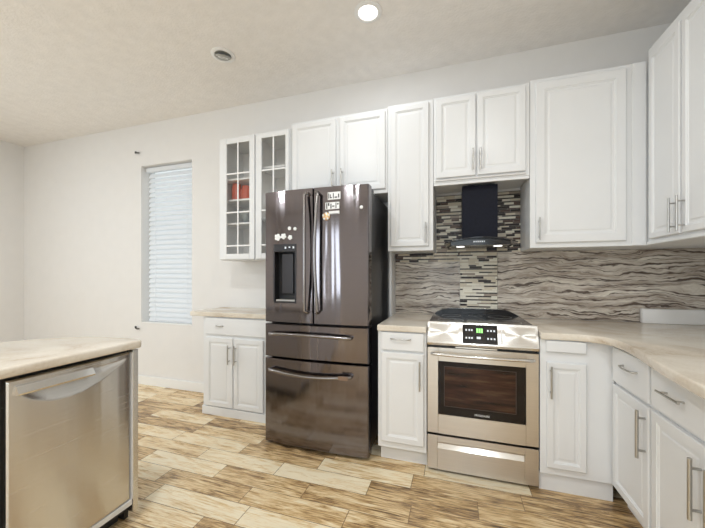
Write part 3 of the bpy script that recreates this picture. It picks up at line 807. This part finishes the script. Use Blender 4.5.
# slanting control panel
cp = MB(BACK); cp.prism([(rd+.006, .807), (rd+.012, .822), (rd-.042, .948), (rd-.06, .948), (rd-.06, .807)], rx0, rx1, 'a')
cpo = cp.build('control_panel', M['steel_light'], rg)
def on_panel(f, off): # f: 0 bottom .. 1 top of the slope
    d0, z0_, d1, z1_ = rd+.012, .822, rd-.042, .948
    L_ = math.hypot(d1-d0, z1_-z0_); nx, nz = (z1_-z0_)/L_, -(d1-d0)/L_
    return d0+(d1-d0)*f+nx*off, z0_+(z1_-z0_)*f+nz*off
def panel_patch(a0, a1, f0, f1, off0, off1, name, mat, par=None):
    m = MB(BACK)
    p = [on_panel(f0, off0), on_panel(f1, off0), on_panel(f1, off1), on_panel(f0, off1)]
    m.prism(p, a0, a1, 'a'); return m.build(name, mat, par or rg)
disp = panel_patch(.043, .243, .06, .92, -.001, .0015, 'display', M['black_gloss'], cpo)
m = MB(BACK)
for row, f in enumerate((.30, .66)):
    for a in (.060, .078, .093, .185, .203, .221):
        p = [on_panel(f-.03, .0016), on_panel(f+.05, .0016), on_panel(f+.05, .0021), on_panel(f-.03, .0021)]
        MB(BACK).prism(p, a, a+.009, 'a').build('button', M['icon'], cpo)
p = [on_panel(.28, .0016), on_panel(.38, .0016), on_panel(.38, .0021), on_panel(.28, .0021)]
m.prism(p, .125, .148, 'a')
m.build('button', M['icon'], cpo)
m = MB(BACK)
for a in (.124, .137, .150):
    p = [on_panel(.56, .0016), on_panel(.76, .0016), on_panel(.76, .0021), on_panel(.56, .0021)]
    m.prism(p, a, a+.010, 'a')
m.build('clock_digits', M['green'], cpo)
panel_patch(-.158, .020, .08, .90, -.001, .0012, 'touch_plate', M['steel_light'], cpo)
panel_patch(.285, .450, .08, .90, -.001, .0012, 'touch_plate', M['steel_light'], cpo)
panel_patch(.262, .270, .15, .75, -.001, .003, 'switch', M['nickel'], cpo)
# glass top
MB(BACK).box(rx0+.003, rx1-.003, -(YB-.017), rd-.061, .9055, .940, .003).build('cooktop', M['black_gloss'], rg)
for x, y, rr in ((-.03, 2.31, .085), (.31, 2.31, .10), (-.03, 2.57, .07), (.31, 2.57, .08), (.145, 2.60, .05)):
    MB().lathe((x, y, .9402), [(rr-.002, 0), (rr, 0), (rr, .0004), (rr-.002, .0004), (rr-.002, 0)], 40).build('burner_ring', M['gimbal_grey'], rg)
m = MB(BACK); m.prism([(-.160, .9405), (-.145, .952), (-.10, .975), (-.05, .985), (.34, .985), (.39, .975), (.435, .952), (.452, .9405)], -(YB-.017), -2.665, 'd')
rv = m.build('rear_vent', M['black_gloss'], rg)
MB(BACK).box(-.05, .34, -2.70, -2.666, .9855, .9885, .001, 1).build('vent_trim', M['steel_light'], rv)

# ------------------------------------------------------------------ hood
hd = thing('range_hood', (.16, 2.55, 1.45), 'black chimney range hood with arched glass canopy over the range', 'hood')
MB(BACK).box(.047, .289, -(YB-.017), -2.50, 1.508, 1.9035, .002, 1).build('chimney', M['navy_black'], hd)
def arch_plate(a0, a1, y0, y1, zc, drop, th, end=.006, ysag=.0):
    m = MB(); n = 20; am = (a0+a1)/2; h = (a1-a0)/2
    T = []; B = []
    for k in range(n+1):
        a = a0+(a1-a0)*k/n; u_ = (a-am)/h; z = zc-drop*u_*u_
        yf = y0+ysag*u_*u_
        T.append([m.bm.verts.new((a, yf, z)), m.bm.verts.new((a, y1, z))])
        tt = end+(th-end)*(1-u_*u_)
        B.append([m.bm.verts.new((a, yf, z-tt)), m.bm.verts.new((a, y1, z-tt))])
    for k in range(n):
        m.bm.faces.new([T[k][0], T[k+1][0], T[k+1][1], T[k][1]]); m.bm.faces.new([B[k][0], B[k][1], B[k+1][1], B[k+1][0]])
        m.bm.faces.new([T[k][0], B[k][0], B[k+1][0], T[k+1][0]]); m.bm.faces.new([T[k][1], T[k+1][1], B[k+1][1], B[k][1]])
    for k in (0, n): m.bm.faces.new([T[k][0], T[k][1], B[k][1], B[k][0]])
    return m
arch_plate(-.075, .395, 2.29, YB-.03, 1.507, .035, .006, ysag=.05).build('canopy_glass', M['black_gloss'], hd, smooth=40)
arch_plate(-.03, .35, 2.345, YB-.02, 1.500, .022, .045, .022).build('canopy_body', M['black_gloss'], hd, smooth=40)
for k in range(6): MB().box(.118+k*.013, .126+k*.013, 2.3435, 2.3452, 1.474, 1.484).build('button', M['icon'], hd)
for x in (.035, .285):
    MB().lathe((x, 2.46, 1.4535), [(0, 0), (.028, 0), (.030, .003), (0, .003)], 24).build('lamp', M['hood_lens'], hd)
    sp = bpy.data.lights.new('hood_light', 'SPOT'); sp.energy = 3.0; sp.spot_size = math.radians(130); sp.spot_blend = .8; sp.shadow_soft_size = .025; sp.color = (1, .97, .92)
    so = bpy.data.objects.new('hood_light', sp); COL.objects.link(so); so.parent = hd; so.location = Vector((x, 2.46, 1.447))-WO[hd.name]

# ------------------------------------------------------------------ island with dishwasher
ix = -1.55
isl = thing('island', (-2.0, .45, 0), 'kitchen island base with a brownish steel end panel holding the dishwasher', 'island')
YE = 1.205
MB(ISL).box(1.196, YE+.02, -2.25, ix+.004, .055, .872, .003).build('end_panel', M['dw_steel'], isl)
MB(ISL).box(-1.0, .702, -2.25, ix-.015, .10, .879, .002).build('body', M['cab'], isl)
MB(ISL).box(-1.0, .702, -2.2, ix-.08, 0, .0995).build('plinth', M['cab'], isl)
m = MB(ISL); m.box(.703, 1.195, -2.25, -2.235, 0, .879); m.build('back_panel', M['cab'], isl)
MB(ISL).box(1.198, YE+.015, -2.2, ix-.06, 0, .0545).build('end_plinth', M['black_matte'], isl)
ed = smooth_poly([(-1.522, -1.0), (-1.522, 0.3), (-1.522, .9), (-1.522, 1.18), (-1.535, 1.232), (-1.60, 1.245), (-1.76, 1.235), (-1.92, 1.19), (-2.06, 1.08), (-2.17, .90), (-2.24, .65), (-2.27, .3), (-2.28, -.3), (-2.28, -1.0)], 5)
tag(slab(ed, .88, .92, .010).build('countertop', M['counter'], smooth=35), 'beige stone countertop with rounded end over the dishwasher at left', 'countertop')
# dishwasher
dwh = thing('dishwasher', (-1.8, .95, 0), 'stainless steel dishwasher with pocket handle under the island countertop at left', 'dishwasher')
MB(ISL).box(.712, 1.190, -2.22, ix-.035, .06, .868).build('body', M['black_matte'], dwh)
MB(ISL).box(.72, 1.182, -2.2, ix-.08, .002, .0595).build('toe_kick', M['black_matte'], dwh)
y0, y1, z0, z1 = .722, 1.186, .128, .862
m = MB(ISL); na, nz = 96, 150
pa0, pa1, pz = .742, 1.160, .838
def arc_z(a):
    t = (a-pa0)/(pa1-pa0)
    if t <= 0 or t >= 1: return pz
    return pz - .105*(math.sin(math.pi*t**.85))**.75*(1-.25*t)
def depth(a, z):
    zl = arc_z(a)
    e = 0.0
    k = min(a-y0, y1-a, z-z0, z1-z)
    if k < .006: e = .006*(1-k/.006)**2
    bow = .010*(1-((a-(y0+y1)/2)/((y1-y0)/2))**2)
    if zl < z < pz and pz-zl > .004:
        q = (z-zl)/(pz-zl)
        return ix+bow - .030*min(1, (pz-zl)/.06)*q**0.8
    return ix+bow-e
Zl = sorted([z0+(z1-z0)*k/nz for k in range(nz+1) if abs(z0+(z1-z0)*k/nz-pz) > .002]+[pz-.0002, pz+.0002])
g = [[m.bm.verts.new(ISL(y0+(y1-y0)*i/na, depth(y0+(y1-y0)*i/na, z), z)) for z in Zl] for i in range(na+1)]
for i in range(na):
    for j in range(len(Zl)-1): m.bm.faces.new([g[i][j], g[i+1][j], g[i+1][j+1], g[i][j+1]])
bk = [m.bm.verts.new(ISL(a, ix-.034, z)) for a, z in ((y0, z0), (y1, z0), (y1, z1), (y0, z1))]
m.bm.faces.new(bk)
m.bm.faces.new([g[i][0] for i in range(na+1)]+[bk[1], bk[0]]); m.bm.faces.new([g[i][-1] for i in range(na+1)]+[bk[2], bk[3]])
m.bm.faces.new([v for v in g[0]]+[bk[3], bk[0]]); m.bm.faces.new([v for v in g[-1]]+[bk[2], bk[1]])
dd_ = m.build('door', M['dw_steel'], dwh, smooth=35)
m = MB(ISL)
m.prism([(ix-.002, .804), (ix+.026, .806), (ix+.027, .812), (ix+.011, .838), (ix-.002, .840)], .742, 1.005, 'a')
m.build('handle', M['chrome'], dd_)
m = MB(ISL)
m.box(y0, y1+.006, ix-.033, ix+.006, .098, .126, .002, 1); m.box(1.1875, 1.1945, ix-.033, ix+.008, .127, .862, .001, 1)
m.build('door_trim', M['ledge'], dwh)

# ------------------------------------------------------------------ recessed ceiling lights
def can(x, y, lit, lab, power=9, group=None):
    t = thing('recessed_light', (x, y, ZC), lab, 'ceiling light', group)
    MB().lathe((x, y, ZC-.0005), [(.062, 0), (.090, 0), (.090, -.004), (.078, -.009), (.066, -.010), (.062, -.006), (.062, 0)], 36).build('trim_ring', M['white_plastic'], t, smooth=40)
    if lit:
        MB().lathe((x, y, ZC-.001), [(0, -.003), (.062, -.003), (.062, 0), (0, 0)], 36).build('lens', M['lens'], t)
        l = bpy.data.lights.new('lamp', 'AREA'); l.shape = 'DISK'; l.size = .12; l.energy = power; l.color = (.93, .97, 1.0)
        o = bpy.data.objects.new('lamp', l); COL.objects.link(o); o.parent = t; o.location = (0, 0, -.014)
    else:
        ax = (.30, -.35, 1)
        MB().lathe((x, y, ZC-.002), [(0, -.001), (.061, -.001), (.061, 0), (0, 0)], 30).build('housing', M['gimbal_grey'], t)
        MB().lathe((x+.004, y-.004, ZC-.018), [(0, -.008), (.030, -.006), (.052, -.002), (.056, .004), (.050, .010), (0, .010)], 30, ax).build('gimbal_lamp', M['gimbal_grey'], t, smooth=40)
        MB().lathe((x+.004, y-.004, ZC-.018), [(.030, -.0075), (.034, -.010), (.038, -.0065)], 30, ax).build('gimbal_ring', M['white_plastic'], t, smooth=40)
can(-.547, 2.035, True, 'lit round recessed ceiling light above the refrigerator')
can(-1.739, 2.084, False, 'unlit recessed ceiling light with tilted grey lamp, left of the lit one')
for x, y, pw in ((.30, .40, 34), (-1.25, .45, 48), (-4.0, .8, 36), (-4.0, -1.6, 48), (-1.4, -1.8, 48), (.4, -1.6, 48)):  # unseen ceiling lights added to raise the room's brightness
    can(x, y, True, 'lit round recessed ceiling light added beyond the view to brighten the room', pw, group='unseen recessed lights added as fill')

S.cycles.max_bounces = 8
S.cycles.diffuse_bounces = 5
S.cycles.sample_clamp_indirect = 4
S.cycles.caustics_reflective = False
